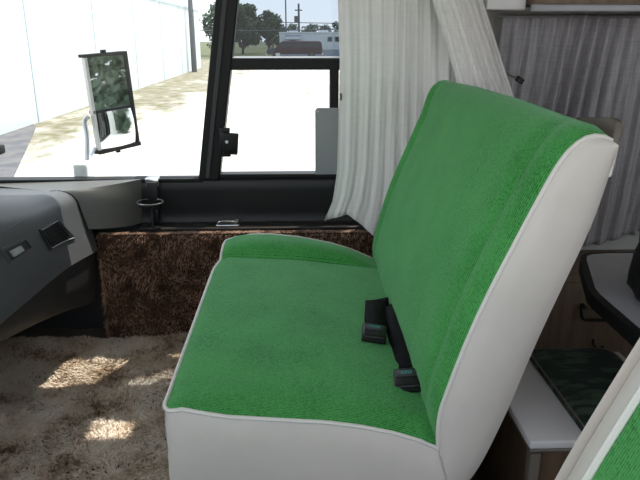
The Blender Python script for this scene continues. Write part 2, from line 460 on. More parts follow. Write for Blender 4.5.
# ------------------------------------------------------------------ the two lap belts
def ribbon(path, half, th=.0022):
    """path: list of (centre, across unit vector)"""
    m = MB(); w = []
    for c, a in path:
        c = Vector(c); a = Vector(a).normalized()
        w += [c - a * half, c + a * half]
    k = len(path)
    m.add(w, [(2 * i, 2 * i + 1, 2 * i + 3, 2 * i + 2) for i in range(k - 1)])
    return m
def seatp(x, y, h=.006):
    return Vector((x, y, cush_z(x, y) + h))
def belt(label, path, half, buckle_c, yaw, pitch=0, roll=0):
    t = thing('seat_belt', label, 'seat belt', tuple(buckle_c), 'lap belts on the bench seat')
    ribbon(path, half).build('webbing', M['webbing'], t, angle=60, solid=.0024)
    B = Matrix.Translation(buckle_c) @ Matrix.Rotation(yaw, 4, 'Z') @ Matrix.Rotation(pitch, 4, 'X') @ Matrix.Rotation(roll, 4, 'Y')
    m = MB(); m.rbox(-.029, .029, -.036, .034, -.010, .010, .006, 3, B)
    bk = m.build('buckle', M['black_plastic'], t)
    m = MB(); m.rbox(-.020, .022, -.004, .020, .0095, .0125, .0014, 2, B); m.build('release_button', M['red'], bk)
    m = MB(); m.rbox(-.029, .029, -.040, -.035, -.007, .003, .002, 2, B); m.build('tongue_slot', M['rubber'], bk)
    m = MB()
    for i, (a, b) in enumerate(((-.010, 1), (-.005, .7), (.000, 1), (.005, .8), (.010, 1))):
        m.box(a - .0016, a + .0016, .004, .004 + .009 * b, .0126, .0132, B)
    m.box(-.013, .013, .0145, .0162, .0126, .0132, B)
    tag(m.build('button_mark', M['teal'], bk), 'teal lettering on the button')
    return t
X1 = .193
p1 = [(Vector((.262, 1.60, .425)), (.1, 1, 0)), (seatp(.245, 1.61, .008), (.2, 1, .1)), (seatp(.226, 1.605, .015), (.75, .6, -.1)),
      (seatp(.208, 1.585, .012), (1, .1, -.12)), (seatp(.203, 1.54, .006), (1, .05, -.1)), (seatp(.196, 1.49, .004), (1, .05, -.1)),
      (seatp(.190, 1.43, .006), (1, .1, -.1)), (seatp(.186, 1.405, .009), (1, .1, -.1))]
belt('black lap belt lying furthest from the camera, buckle flat on the green cushion', p1, .0285, seatp(.180, 1.383, .012), math.radians(-7), math.radians(0), math.radians(7))
p2 = [(Vector((.285, 1.600, .440)), (.3, 1, 0)), (Vector((.258, 1.590, .482)), (.6, .6, .4)), (Vector((.240, 1.555, .490)), (.75, .15, .6)),
      (Vector((.233, 1.47, .487)), (.75, .08, .62)), (Vector((.229, 1.37, .482)), (.78, .06, .58)), (Vector((.230, 1.29, .476)), (.86, .06, .45)), (Vector((.234, 1.25, .472)), (.95, .08, .25))]
belt('black lap belt nearest the camera, running along the crease under the backrest', p2, .0285, Vector((.230, 1.205, .470)), math.radians(-8), math.radians(3), math.radians(-8))

# ------------------------------------------------------------------ floor and carpet
m = MB()
def fz(x, y):
    h = .020 * mnoise.noise((x * 4.2, y * 4.2, 1.7)) + .016 * mnoise.noise((x * 10, y * 10, 5))
    return max(.0, .012 + h + .03 * sstep(2.0, 2.3, y) * sstep(.2, -.2, x))
m.grid(lambda u, v: (lerp(-1.5, 3.0, u), lerp(-.15, 2.42, v), fz(lerp(-1.5, 3.0, u), lerp(-.15, 2.42, v)) - .012), 90, 60)
m.box(-1.5, 3.0, -.15, 2.46, -.06, -.02)
struct('floor', m, M['floor_base'])
def blades(n, pt, nrm, ln, wd, lean, mbx, seedv=1):
    rnd = random.Random(seedv)
    V = mbx.v; F = mbx.f
    for _ in range(n):
        p, N = pt(rnd)
        if p is None: continue
        a = rnd.uniform(0, 2 * PI)
        d = Vector((math.cos(a), math.sin(a), rnd.uniform(-.3, .3)))
        t = N.cross(d)
        if t.length < 1e-4: continue
        t.normalize(); g = lean(p, rnd)
        L = ln * rnd.uniform(.6, 1.3); w = wd * rnd.uniform(.6, 1.3)
        mid = p + N * L * .6 + (g * .35 + d * .12) * L; tip = p + N * L * .75 + (g + d * .45) * L
        o = len(V)
        V.extend([tuple(p - t * w), tuple(p + t * w), tuple(mid + t * w * .8), tuple(mid - t * w * .8), tuple(tip)])
        F.append((o, o + 1, o + 2, o + 3)); F.append((o + 3, o + 2, o + 4))
def fast_build(mbx, name, mt, parent=None):
    me = bpy.data.meshes.new(name); me.from_pydata(mbx.v, [], mbx.f); me.update(); me.materials.append(mt)
    o = bpy.data.objects.new(name, me); COL.objects.link(o)
    if parent:
        o.parent = parent; o.matrix_parent_inverse = Matrix.Translation(-Vector(parent.location))
    return o
m = MB()
def fp(r):
    x = r.uniform(-1.25, -.2); y = r.uniform(1.15, 2.31)
    return Vector((x, y, fz(x, y) - .004)), Vector((0, 0, 1))
def flean(p, r):
    return Vector((mnoise.noise((p.x * 6, p.y * 6, 3)), mnoise.noise((p.x * 6, p.y * 6, 9)), 0)) * 2.2
blades(60000, fp, None, .018, .0040, flean, m, 3)
pile = fast_build(m, 'shag_carpet', M['shag'])
tag(pile, 'tan and grey shag carpet pile covering the cab floor', 'carpet', None, 'stuff')

# ------------------------------------------------------------------ brown carpeted side panel under the window ledge
kp = thing('carpeted_panel', 'brown shag covered side panel between dashboard and green bench', 'panel', (-.2, 2.32, 0))
m = MB(); m.rbox(-.744, .50, 2.305, 2.34, 0.02, .466, .008, 2); m.build('panel_board', M['kick_base'], kp)
m = MB()
def kpp(r):
    k = r.random()
    if k < .84:
        return Vector((r.uniform(-.745, .32), 2.307, r.uniform(.02, .462))), Vector((0, -1, 0))
    if k < .97:
        return Vector((r.uniform(-.745, .42), r.uniform(2.307, 2.333), .462)), Vector((0, -.4, .9))
    return Vector((-.745, r.uniform(2.307, 2.335), r.uniform(.02, .46))), Vector((-.8, -.6, 0))
def klean(p, r):
    return Vector((mnoise.noise((p.x * 9, p.z * 9, 3)) * .7, 0, -.45 + .5 * mnoise.noise((p.x * 9, p.z * 9, 8)))) if p.z < .463 else Vector((0, -.2, 0))
blades(26000, kpp, None, .013, .0016, klean, m, 5)
tag(fast_build(m, 'carpet_pile', M['brown_pile'], kp), kind='stuff')

# ------------------------------------------------------------------ dashboard
dash = thing('dashboard', 'dark grey vinyl dashboard end with air vent below the windscreen', 'dashboard', (-1.0, 1.2, 0))
def zt(y): return interp([(-.2, .80), (1.2, .785), (1.5, .768), (1.7, .745), (1.85, .715), (2.0, .682), (2.15, .655), (2.25, .642), (2.42, .636)], y)
def xf(y): return interp([(-.2, -.80), (1.95, -.80), (2.10, -.793), (2.20, -.775), (2.29, -.757), (2.34, -.79), (2.42, -.80)], y)
def zb(y): return interp([(-.2, .40), (1.55, .372), (1.9, .29), (2.2, .215), (2.29, .19), (2.33, .45), (2.42, .45)], y)
def dsec(y):
    t = zt(y); x = xf(y); b = zb(y)
    sl = .442 - .05 * (max(0, y - 1.6)) + .08 * sstep(2.29, 2.33, y)       # seam between face and lower part
    r = lerp(.06, .045, sstep(1.9, 2.2, y))
    P = [(-1.5, t - .03), (-1.25, t - .012), (x - .22, t - .002), (x - .13, t - .002)]
    P += [(x - .10 + r * 1.6 * math.sin(a) * .95, t - r * 1.35 * (1 - math.cos(a))) for a in [PI / 2 * k / 6 for k in range(7)]]
    xe, ze = P[-1]
    P += [(lerp(xe, x + .012, k / 4), lerp(ze, sl, k / 4)) for k in range(1, 5)]
    return P, sl, b, x
STY = [-.15, .3, .8, 1.2, 1.4, 1.5, 1.6, 1.7, 1.78, 1.85, 1.92, 1.99, 2.06, 2.12, 2.18, 2.24, 2.29, 2.33, 2.415]
m = MB(); secs = [dsec(y)[0] for y in STY]; ns = len(secs[0])
m.add([(p[0], y, p[1]) for y, s in zip(STY, secs) for p in s],
      [(a * ns + i, a * ns + i + 1, (a + 1) * ns + i + 1, (a + 1) * ns + i) for a in range(len(STY) - 1) for i in range(ns - 1)])
dtop = m.build('dash_pad', M['dash'], dash, angle=60)
m = MB(); lows = []
for y in STY:
    P, sl, b, x = dsec(y)
    lows.append([(x + .012, sl), (x + .002, sl - .004), (x + .001, sl - .012), (x - .005, lerp(sl, b, .5)), (x - .02, b + .02), (x - .045, b), (x - .2, b - .01), (-1.5, b - .02)])
ns = len(lows[0])
m.add([(p[0], y, p[1]) for y, s in zip(STY, lows) for p in s],
      [(a * ns + i, a * ns + i + 1, (a + 1) * ns + i + 1, (a + 1) * ns + i) for a in range(len(STY) - 1) for i in range(ns - 1)])
m.build('dash_lower', M['dash_dark'], dash, angle=60)
# pale corner piece sweeping from the dash end round to the side wall
m = MB()
_cs = [p for p in resample(smooth_pts([(x, z) for x, z in dsec(2.275)[0][3:] if z > .46], 1), 15)]
def corner(u, v):
    # u along from the dash end round to the side wall, v top to bottom
    k = v * 14; a = min(int(k), 13); q = _cs[a].lerp(_cs[a + 1], k - a)
    e = u * u * (3 - 2 * u)
    cx = lerp(q.x + .002, -.575 - .03 * v, u * .55 + .45 * math.sin(u * PI / 2))
    cy = lerp(2.275, 2.428, u * .35 + .65 * (1 - math.cos(u * PI / 2)))
    cz = lerp(q.y, lerp(.652, .476, v), e)
    cz = lerp(cz, max(cz, .476), 1)
    return (cx, cy, cz)
m.grid(corner, 12, 14)
m.grid(lambda u, v: (lerp(-1.25, corner(u, 0)[0], v), lerp(2.43, corner(u, 0)[1], v) if u < 2 else 0, lerp(.637, corner(u, 0)[2], v)), 12, 4)
tag(m.build('corner_trim', M['dash_trim'], dash, angle=60), 'paler grey vinyl corner piece')
m = MB(); m.tube([(corner(0, v)[0] + .002, corner(0, v)[1] - .001, corner(0, v)[2]) for v in [k / 12 for k in range(13)]], .0022, 6)
m.build('corner_seam', M['rubber'], dash)
# vent: frame, dark box and slats on the face; local frame of the face: a along -y.. use (y, z) quads at x just proud
def facex(y, z):
    P, sl, b, x = dsec(y)
    best = None
    for (x0, z0), (x1, z1) in zip(P[4:], P[5:]):
        if (z0 - z) * (z1 - z) <= 0 and z0 != z1:
            best = x0 + (x1 - x0) * (z - z0) / (z1 - z0)
    return best if best is not None else x
def quad_pt(q, u, v):
    (a, b, c, d) = q     # TL TR BR BL as (y, z)
    y = lerp(lerp(a[0], b[0], u), lerp(d[0], c[0], u), v); z = lerp(lerp(a[1], b[1], u), lerp(d[1], c[1], u), v)
    return y, z
def onface(q, u, v, h):
    y, z = quad_pt(q, u, v)
    return Vector((facex(y, z) + h, y, z))
VQ = [(1.950, .590), (2.105, .576), (2.165, .500), (1.990, .520)]
vent = MB()
def slab(mbx, q, u0, u1, v0, v1, h0, h1, nu=6, nv=6):
    for (h, flip) in ((h1, 0), (h0, 1)):
        mbx.grid(lambda u, v: onface(q, lerp(u0, u1, u), lerp(v0, v1, v), h), nu, nv)
    for (fa) in (lambda s, k: onface(q, lerp(u0, u1, s), v0, lerp(h0, h1, k)), lambda s, k: onface(q, lerp(u0, u1, s), v1, lerp(h0, h1, k)),
                 lambda s, k: onface(q, u0, lerp(v0, v1, s), lerp(h0, h1, k)), lambda s, k: onface(q, u1, lerp(v0, v1, s), lerp(h0, h1, k))):
        mbx.grid(fa, nu, 2)
slab(vent, VQ, 0, 1, 0, 1, -.004, .0035)
vo = vent.build('air_vent', M['rubber'], dash)
m = MB()
slab(m, VQ, -.03, 1.03, -.08, -.02, -.003, .008); slab(m, VQ, -.03, 1.03, 1.02, 1.08, -.003, .008)
slab(m, VQ, -.05, -.02, -.08, 1.08, -.003, .008); slab(m, VQ, 1.02, 1.05, -.08, 1.08, -.003, .008)
m.build('vent_frame', M['dash_dark'], vo)
m = MB(); slab(m, VQ, -.01, 1.01, -.035, -.01, .007, .0095); slab(m, VQ, -.01, 1.01, 1.01, 1.035, .007, .0095)
tag(m.build('vent_trim', M['lightgrey'], vo), 'bright strip along vent')
for k in range(8):
    m = MB(); u = .07 + k * .123; slab(m, VQ, u, u + .045, .02, .98, .002, .008, 2, 5); m.build('slat', M['dash_dark'], vo)
# glove box lid with recessed latch
GQ = [(1.45, .668), (1.835, .655), (1.93, .470), (1.45, .468)]
m = MB(); slab(m, GQ, 0, 1, 0, 1, -.004, .006, 14, 10)
lid = m.build('glovebox_lid', M['dash'], dash, angle=50, bevel=.002)
LQ = [(1.672, .616), (1.812, .602), (1.838, .570), (1.698, .577)]
m = MB(); slab(m, LQ, 0, 1, 0, 1, .004, .0075)
rc = m.build('latch_recess', M['dash_dark'], lid)
m = MB(); slab(m, LQ, -.06, 1.06, -.22, -.02, .005, .012); slab(m, LQ, -.06, 1.06, 1.02, 1.12, .005, .011)
slab(m, LQ, -.07, -.01, -.2, 1.1, .005, .011); slab(m, LQ, 1.01, 1.07, -.2, 1.1, .005, .012)
m.build('latch_frame', M['dash'], rc, bevel=.001)
m = MB(); slab(m, LQ, .18, .66, .25, .8, .007, .013); tag(m.build('latch_pull', M['lightgrey'], rc, bevel=.0015), 'bright metal latch')

# ------------------------------------------------------------------ passenger wall, ledge, window
WY0, WY1 = 2.42, 2.46
m = MB()
# black vinyl below window: profile lofted along x
prof = [(2.46, .655), (2.425, .655), (2.418, .648), (2.412, .635), (2.412, .60), (2.418, .52), (2.42, .480), (2.415, .474), (2.335, .470), (2.335, .455), (2.46, .455)]
m.prism(prof, -.62, .55, 'x')
struct('wall_passenger_lower', m, M['black_vinyl'], angle=50)
m = MB(); m.box(-1.5, -.62, 2.43, 2.46, 0, .636); m.box(-.62, .55, 2.345, 2.46, 0, .45); struct('wall_passenger_base', m, M['dash_dark'])
m = MB(); m.rbox(-.60, .52, 2.332, 2.412, .4715, .4775, .002, 2); struct('trim_1', m, M['ledge_plastic'])
m = MB(); m.box(.37, 3.0, WY0, WY1, .655, 1.95); m.box(-1.5, .37, WY0, WY1, 1.62, 1.95); m.box(.55, 3.0, WY0, WY1, 0, .655)
struct('wall_passenger_upper', m, M['cream'])
m = MB(); m.box(-1.5, 3.0, 2.46, 2.475, -.45, .645); m.box(.375, 3.0, 2.46, 2.475, .645, 2.0); m.box(-1.5, .375, 2.46, 2.475, 1.63, 2.0)
struct('wall_passenger_outside', m, M['body_white'])
# A pillar (slanted) : structure
def pil(z): return -.3345 + (z - .652) * .149
m = MB()
def pbar(mbx, zl, zh, l, r, y0, y1):
    mbx.add([(pil(zl) + l, y0, zl), (pil(zl) + r, y0, zl), (pil(zl) + r, y1, zl), (pil(zl) + l, y1, zl),
             (pil(zh) + l, y0, zh), (pil(zh) + r, y0, zh), (pil(zh) + r, y1, zh), (pil(zh) + l, y1, zh)],
            [(3, 2, 1, 0), (4, 5, 6, 7), (0, 1, 5, 4), (1, 2, 6, 5), (2, 3, 7, 6), (3, 0, 4, 7)])
pbar(m, .645, 1.66, -.040, .040, 2.405, 2.47)
struct('trim_2', m, M['rubber'], bevel=.006)
m = MB(); pbar(m, .655, 1.65, -.014, .004, 2.399, 2.41); struct('trim_3', m, M['dash_dark'], bevel=.004)
# side window: frame is structure, panes are glass
m = MB()
m.box(-.34, .38, 2.41, 2.47, .650, .668); m.box(-.28, .38, 2.41, 2.47, 1.052, 1.093)
m.box(.352, .39, 2.41, 2.47, .65, 1.63); m.box(-.22, .38, 2.41, 2.47, 1.60, 1.63); m.box(.125, .158, 2.412, 2.468, .66, 1.06)
w1 = struct('window_1', m, M['rubber'], bevel=.004)
m = MB(); m.box(-.272, .352, 2.43, 2.455, 1.0935, 1.099); m.build('window_bead', M['alu'], w1)
m = MB(); m.add([(-.275, 2.44, 1.09), (.354, 2.44, 1.09), (.354, 2.44, 1.605), (-.225, 2.44, 1.605)], [(0, 1, 2, 3)]); tag(m.build('upper_pane', M['tint_glass'], w1), 'smoke tinted upper pane')
m = MB(); m.add([(-.30, 2.445, .664), (.354, 2.445, .664), (.354, 2.445, 1.056), (-.275, 2.445, 1.056)], [(0, 1, 2, 3)]); m.build('lower_pane', M['clear_glass'], w1)
# quarter window ahead of the pillar
m = MB(); m.box(-1.24, -.36, 2.41, 2.47, .636, .652); m.box(-1.24, -.2, 2.41, 2.47, 1.60, 1.63); m.box(-1.26, -1.2, 2.40, 2.47, .63, 1.63)
w2 = struct('window_2', m, M['rubber'], bevel=.003)
m = MB(); m.add([(-1.21, 2.444, .648), (pil(.648) - .03, 2.444, .648), (pil(1.605) - .03, 2.444, 1.605), (-1.21, 2.444, 1.605)], [(0, 1, 2, 3)])
m.build('quarter_pane', M['clear_glass'], w2)
# windscreen at the front and its header
m = MB()
m.prism([(-1.26, 2.47), (-1.5, 2.3), (-1.62, 1.6), (-1.62, .7), (-1.5, -.1), (-1.45, -.15), (-1.56, .7), (-1.56, 1.6), (-1.45, 2.27), (-1.22, 2.42)], 0, .655, 'z')
struct('wall_front', m, M['dash_dark'])
m = MB()
m.prism([(-1.26, 2.47), (-1.5, 2.3), (-1.62, 1.6), (-1.62, .7), (-1.5, -.1), (-1.45, -.15), (-1.56, .7), (-1.56, 1.6), (-1.45, 2.27), (-1.22, 2.42)], 1.62, 1.95, 'z')
struct('wall_front_header', m, M['headliner'])
m = MB(); base = [(-1.24, 2.445), (-1.475, 2.285), (-1.59, 1.6), (-1.59, .7), (-1.475, -.1)]
m.add([(x, y, .65) for x, y in base] + [(x, y, 1.63) for x, y in base], [(i, i + 1, i + 6, i + 5) for i in range(4)])
struct('window_3', m, M['clear_glass'])
# ceiling, rear wall, driver side wall behind the driver door window
HX, HY = .035, 2.375  # added roof opening, out of view, placed to drop a sun patch on the carpet
m = MB(); m.box(-1.55, HX - .075, -.2, 2.475, 1.95, 2.0); m.box(HX + .075, 3.0, -.2, 2.475, 1.95, 2.0)
m.box(HX - .075, HX + .075, -.2, HY - .06, 1.95, 2.0); m.box(HX - .075, HX + .075, HY + .06, 2.475, 1.95, 2.0); struct('ceiling', m, M['headliner'])
m = MB()
for a in ((HX - .085, HX - .07, HY - .07, HY + .035), (HX + .07, HX + .085, HY - .07, HY + .035), (HX - .085, HX + .085, HY - .075, HY - .055), (HX - .085, HX + .085, HY + .03, HY + .043)):
    m.box(a[0], a[1], a[2], a[3], 1.94, 1.95)
struct('trim_4', m, M['alu'])  # rim of the added roof opening
m = MB(); m.box(2.96, 3.0, -.2, 2.46, 0, 1.95); struct('wall_rear', m, M['panel_wood'])
m = MB(); m.box(-1.5, 3.0, -.2, -.16, 0, .62); m.box(-1.5, 3.0, -.2, -.16, 1.84, 1.95)
for x0, x1 in ((.50, .85), (1.75, 1.95), (2.8, 3.0)): m.box(x0, x1, -.2, -.16, .62, 1.84)
struct('wall_driver', m, M['cream'])
# added unseen blinds over the window tops, cutting the incoming sun
for (x0, x1, lab) in ((-.19, -.03, 'added short grey blind, unseen, cutting sun above the front half of the side window'), (.06, .37, 'added short grey blind, unseen, cutting sun above the rear half of the side window')):
    b = thing('added_blind', lab, 'blind', ((x0 + x1) / 2, 2.395, 1.60), 'added unseen blinds above the side window')
    m = MB(); m.box(x0, x1, 2.397, 2.401, 1.305, 1.60); m.build('added_blind_cloth', M['shade'], b)
    m = MB(); m.tube([(x0, 2.395, 1.60), (x1, 2.395, 1.60)], .018, 10); m.build('roller', M['alu'], b)
    m = MB(); m.tube([(x0, 2.399, 1.305), (x1, 2.399, 1.305)], .006, 8); m.build('bottom_bar', M['alu'], b)

b = thing('added_blind', 'added long grey blind, unseen, cutting sun above the quarter window ahead of the pillar', 'blind', (-.75, 2.395, 1.60), 'added unseen blinds above the side window')  # another added blind, keeps direct sun off the dash
m = MB(); m.box(-1.22, -.30, 2.395, 2.399, 1.32, 1.60); m.build('added_blind_cloth', M['shade'], b)
m = MB(); m.tube([(-1.22, 2.393, 1.60), (-.30, 2.393, 1.60)], .018, 10); m.build('roller', M['alu'], b)
m = MB(); m.tube([(-1.22, 2.397, 1.32), (-.30, 2.397, 1.32)], .006, 8); m.build('bottom_bar', M['alu'], b)

# ------------------------------------------------------------------ small things at the window
hp = thing('ledge_latch', 'chrome pull latch set into the black ledge below the side window', 'latch', (-.26, 2.37, .478))
m = MB(); m.rbox(-.312, -.222, 2.352, 2.385, .4775, .484, .003, 2); m.build('latch_plate', M['alu'], hp)
m = MB(); m.tube(smooth_pts([(-.306, 2.360, .484), (-.300, 2.352, .496), (-.27, 2.350, .499), (-.236, 2.352, .496), (-.230, 2.360, .484)], 2), .0045, 8); m.build('latch_pull', M['chrome'], hp)
m = MB(); m.tube([(-.232, 2.37, .4835), (-.232, 2.37, .502)], .009, 10); m.build('latch_knob', M['chrome'], hp)

ch = thing('drink_holder', 'black drink holder hooked over the window sill with chrome clip', 'drink holder', (-.548, 2.36, .477))
m = MB(); m.rbox(-.572, -.522, 2.388, 2.425, .645, .660, .003, 2); m.rbox(-.572, -.522, 2.386, 2.394, .628, .660, .002, 2)
tag(m.build('clip', M['chrome'], ch), 'chrome clip on the sill')
m = MB(); m.rbox(-.566, -.526, 2.376, 2.388, .54, .645, .003, 2)
m.rbox(-.562, -.530, 2.380, 2.388, .478, .545, .003, 2); m.build('bracket', M['black_plastic'], ch)
ring = [(-.548 + .047 * math.cos(a), 2.335 + .047 * math.sin(a), .578) for a in [2 * PI * k / 32 for k in range(32)]]
m = MB(); m.tube(ring, .0045, 8, closed=True); m.build('ring', M['black_plastic'], ch)
m = MB(); m.tube([(x, y, z + .0042) for x, y, z in ring], .0012, 6, closed=True); tag(m.build('ring_rim', M['alu'], ch), 'bright rim of the ring')
m = MB(); m.tube([(-.548, 2.345, .4775), (-.548, 2.345, .482)], .034, 20); m.build('foot', M['black_plastic'], ch)
m = MB(); m.tube([(-.548, 2.345, .482), (-.548, 2.352, .52), (-.548, 2.377, .548)], .005, 8); m.build('stem', M['black_plastic'], ch)

wc = thing('window_catch', 'black bracket catch on the pillar edge beside the side window', 'catch', (-.25, 2.38, .8))
m = MB(); m.rbox(-.284, -.262, 2.372, 2.40, .742, .850, .003, 2); m.build('mounting_plate', M['black_plastic'], wc)
Mw = Matrix.Translation((-.236, 2.37, .788)) @ Matrix.Rotation(math.radians(5), 4, 'Y')
m = MB(); m.rbox(-.032, .020, -.012, .012, -.036, .042, .003, 2, Mw); m.build('catch_body', M['rubber'], wc)
for z in (.842, .752):
    m = MB(); m.rbox(-.275, -.245, 2.37, 2.392, z - .010, z + .006, .002, 2); m.build('lug', M['black_plastic'], wc)
m = MB(); m.tube([(-.256, 2.365, .80), (-.256, 2.355, .80)], .006, 8); m.build('screw', M['alu'], wc)

pl = thing('vent_plate', 'grey smoked acrylic plate standing on the sill half behind the curtain', 'plate', (.16, 2.4, .666))
m = MB()
pp = [(.07, .668), (.255, .668), (.255, .917)] + [(.07 + .012 * (1 - math.sin(a)), .917 - .012 * (1 - math.cos(a))) for a in [PI / 2 * k / 4 for k in range(5)]]
m.prism(pp, 2.396, 2.402, 'y'); m.build('plate', M['smoke_plate'], pl)
m = MB(); m.tube([(.080, 2.3965, .905), (.080, 2.393, .905)], .003, 8); m.build('screw', M['alu'], pl)

# ------------------------------------------------------------------ curtains
def curtain(name, label, cat, group, top, hem, left, right, ybase, amp, npl, m_, z_top, parent_loc, nu=150, nv=46, seedv=1, yoff=None, gather=1.0, flat=1.0):
    """top/hem: z as functions of u; left/right: x as functions of v (0 top, 1 hem)"""
    t = thing(name, label, cat, parent_loc, group)
    mb_ = MB(); rn = random.Random(seedv)
    ph = [rn.uniform(0, 6.28) for _ in range(6)]
    def P(u, v):
        x = lerp(left(v), right(v), u)
        z = lerp(top(u), hem(u), v)
        w = u + .012 * math.sin(v * 3 + ph[0] + u * 9)
        a = amp * (1 + .35 * math.sin(u * 13 + ph[1])) * lerp(gather, 1, min(1, v * 2.5)) * (lerp(flat, 1, sstep(.12, .5, u)) if flat < 1 else 1)
        y = ybase + a * math.sin(2 * PI * npl * w + 1.3 * math.sin(u * 7 + ph[2]) + .5 * math.sin(v * 4 + ph[3]))
        y += a * .35 * math.sin(2 * PI * npl * 2.3 * w + ph[4] + v) + (yoff(u, v) if yoff else 0)
        return (x, y, z)
    mb_.grid(P, nu, nv)
    mb_.build('curtain_cloth', m_, t, angle=180, solid=.0012)
    return t, P
LC = [(0, .130), (.2, .139), (.30, .141), (.48, .149), (.66, .147), (.83, .143), (.93, .128), (1.0, .098)]
hemt = [(0, .530), (.10, .545), (.17, .552), (.25, .522), (.36, .470), (.42, .478), (.55, .47), (1, .47)]
c1, P1 = curtain('side_curtain', 'white sheer curtain hanging beside the side window, flared hem over the ledge', 'curtain', None,
        lambda u: 1.60, lambda u: interp(hemt, u), lambda v: interp(LC, v), lambda v: lerp(.56, .60, v), 2.235, .009, 9,
        M['sheer'], 1.6, (.35, 2.24, 1.6), nu=240, seedv=4, flat=.35)
m = MB(); m.tube([(.10, 2.245, 1.605), (.72, 2.245, 1.605)], .009, 10); m.build('curtain_rod', M['alu'], c1)
m = MB(); m.tube([(.151, 2.218, .985), (.153, 2.216, .975), (.152, 2.218, .962)], .004, 6); m.build('snap', M['taupe'], c1)
c2, P2 = curtain('cab_divider_curtain', 'pale pleated curtain swept diagonally down behind the green backrest', 'curtain', None,
        lambda u: 1.62, lambda u: lerp(.86, .83, u), lambda v: lerp(.315, .598, v), lambda v: lerp(.455, .790, v), 2.175, .006, 7,
        M['sheer2'], 1.6, (.6, 2.18, 1.6), nu=140, seedv=9, yoff=lambda u, v: -.03 * math.sin(PI * u))
m = MB(); m.tube([P2(1, v / 30) for v in range(31)], .006, 8); m.build('edge_hem', M['sheer2'], c2)
hem2 = [(0, .40), (.30, .40), (.42, .392), (.50, .386), (.55, .398), (.60, .42), (.65, .435), (.8, .43), (1, .42)]
c3, P3 = curtain('rear_curtain', 'grey gathered curtain under the overhead cabinet behind the seats', 'curtain', None,
        lambda u: 1.243, lambda u: interp(hem2, u), lambda v: lerp(.73, .66, v), lambda v: lerp(1.75, 1.68, v), 2.355, .022, 17,
        M['greycloth'], 1.25, (1.2, 2.36, 1.25), nu=330, seedv=12, gather=.55)
m = MB(); m.tube([(.71, 2.34, 1.236), (1.77, 2.34, 1.236)], .005, 8); m.build('curtain_wire', M['alu'], c3)
hk = thing('tie_back_cord', 'short tie cord with dark metal tip hanging by the diagonal curtain', 'cord', (.69, 2.2, 1.06))
m = MB(); m.tube(smooth_pts([(.655, 2.235, 1.09), (.684, 2.21, 1.064), (.712, 2.19, 1.046), (.738, 2.18, 1.036)], 2), .0042, 6); m.build('cord', M['taupe'], hk)
Mh = Matrix.Translation((.748, 2.178, 1.030)) @ Matrix.Rotation(math.radians(32), 4, 'Y')
m = MB(); m.rbox(-.014, .014, -.007, .007, -.009, .009, .003, 2, Mh); m.build('metal_tip', M['rubber'], hk)
m = MB(); m.tube([Mh @ Vector(p) for p in ((-.004, -.0085, .004), (.006, -.0085, .004), (.006, -.0085, -.004), (-.004, -.0085, -.004))], .0018, 6, closed=True); m.build('tip_ring', M['alu'], hk)

# ------------------------------------------------------------------ overhead cabinet
oc = thing('overhead_cabinet', 'brown overhead cabinet with grey lower rail above the grey curtain', 'cabinet', (1.4, 2.2, 1.25))
m = MB(); m.box(.765, 2.5, 2.15, 2.418, 1.268, 1.70); m.build('cabinet_body', M['panel_wood'], oc)
m = MB(); m.rbox(.757, 2.5, 2.135, 2.165, 1.2445, 1.266, .003, 2); tag(m.build('bottom_rail', M['laminate'], oc), 'grey metal rail')
m = MB(); m.add([(.625, 2.20, 1.252), (.755, 2.20, 1.2505), (.755, 2.20, 1.50), (.625, 2.20, 1.50), (.625, 2.418, 1.252), (.755, 2.418, 1.2505), (.755, 2.418, 1.50), (.625, 2.418, 1.50)],
      [(0, 1, 2, 3), (7, 6, 5, 4), (0, 4, 5, 1), (1, 5, 6, 2), (2, 6, 7, 3), (3, 7, 4, 0)])
tag(m.build('end_block', M['white_laminate'], oc, bevel=.004), 'pale end block')

# ------------------------------------------------------------------ dinette corner behind the seats
lc = thing('low_cabinet', 'low brown panelled cabinet along the wall below the grey curtain', 'cabinet', (1.4, 2.25, 0))
m = MB(); m.box(.62, 2.6, 2.12, 2.415, 0.0, .345); m.build('cabinet_body', M['panel_wood'], lc)
m = MB(); m.rbox(.86, 1.5, 2.108, 2.12, .05, .325, .003, 2); dr = m.build('door', M['panel_wood'], lc)
m = MB(); m.tube(smooth_pts([(1.03, 2.104, .243), (1.018, 2.085, .236), (1.022, 2.08, .20), (1.035, 2.08, .191), (1.13, 2.08, .189), (1.15, 2.104, .195)], 1), .006, 8); m.build('handle', M['rubber'], dr)
m = MB(); m.rbox(1.035, 1.16, 2.095, 2.108, .222, .243, .003, 2); m.build('handle_plate', M['dark_wood'], dr)
m = MB(); m.tube([(1.09, 2.106, .10), (1.085, 2.09, .085), (1.10, 2.085, .07), (1.12, 2.09, .08), (1.115, 2.085, .055), (1.13, 2.09, .045)], .005, 6); m.build('hook', M['rubber'], dr)

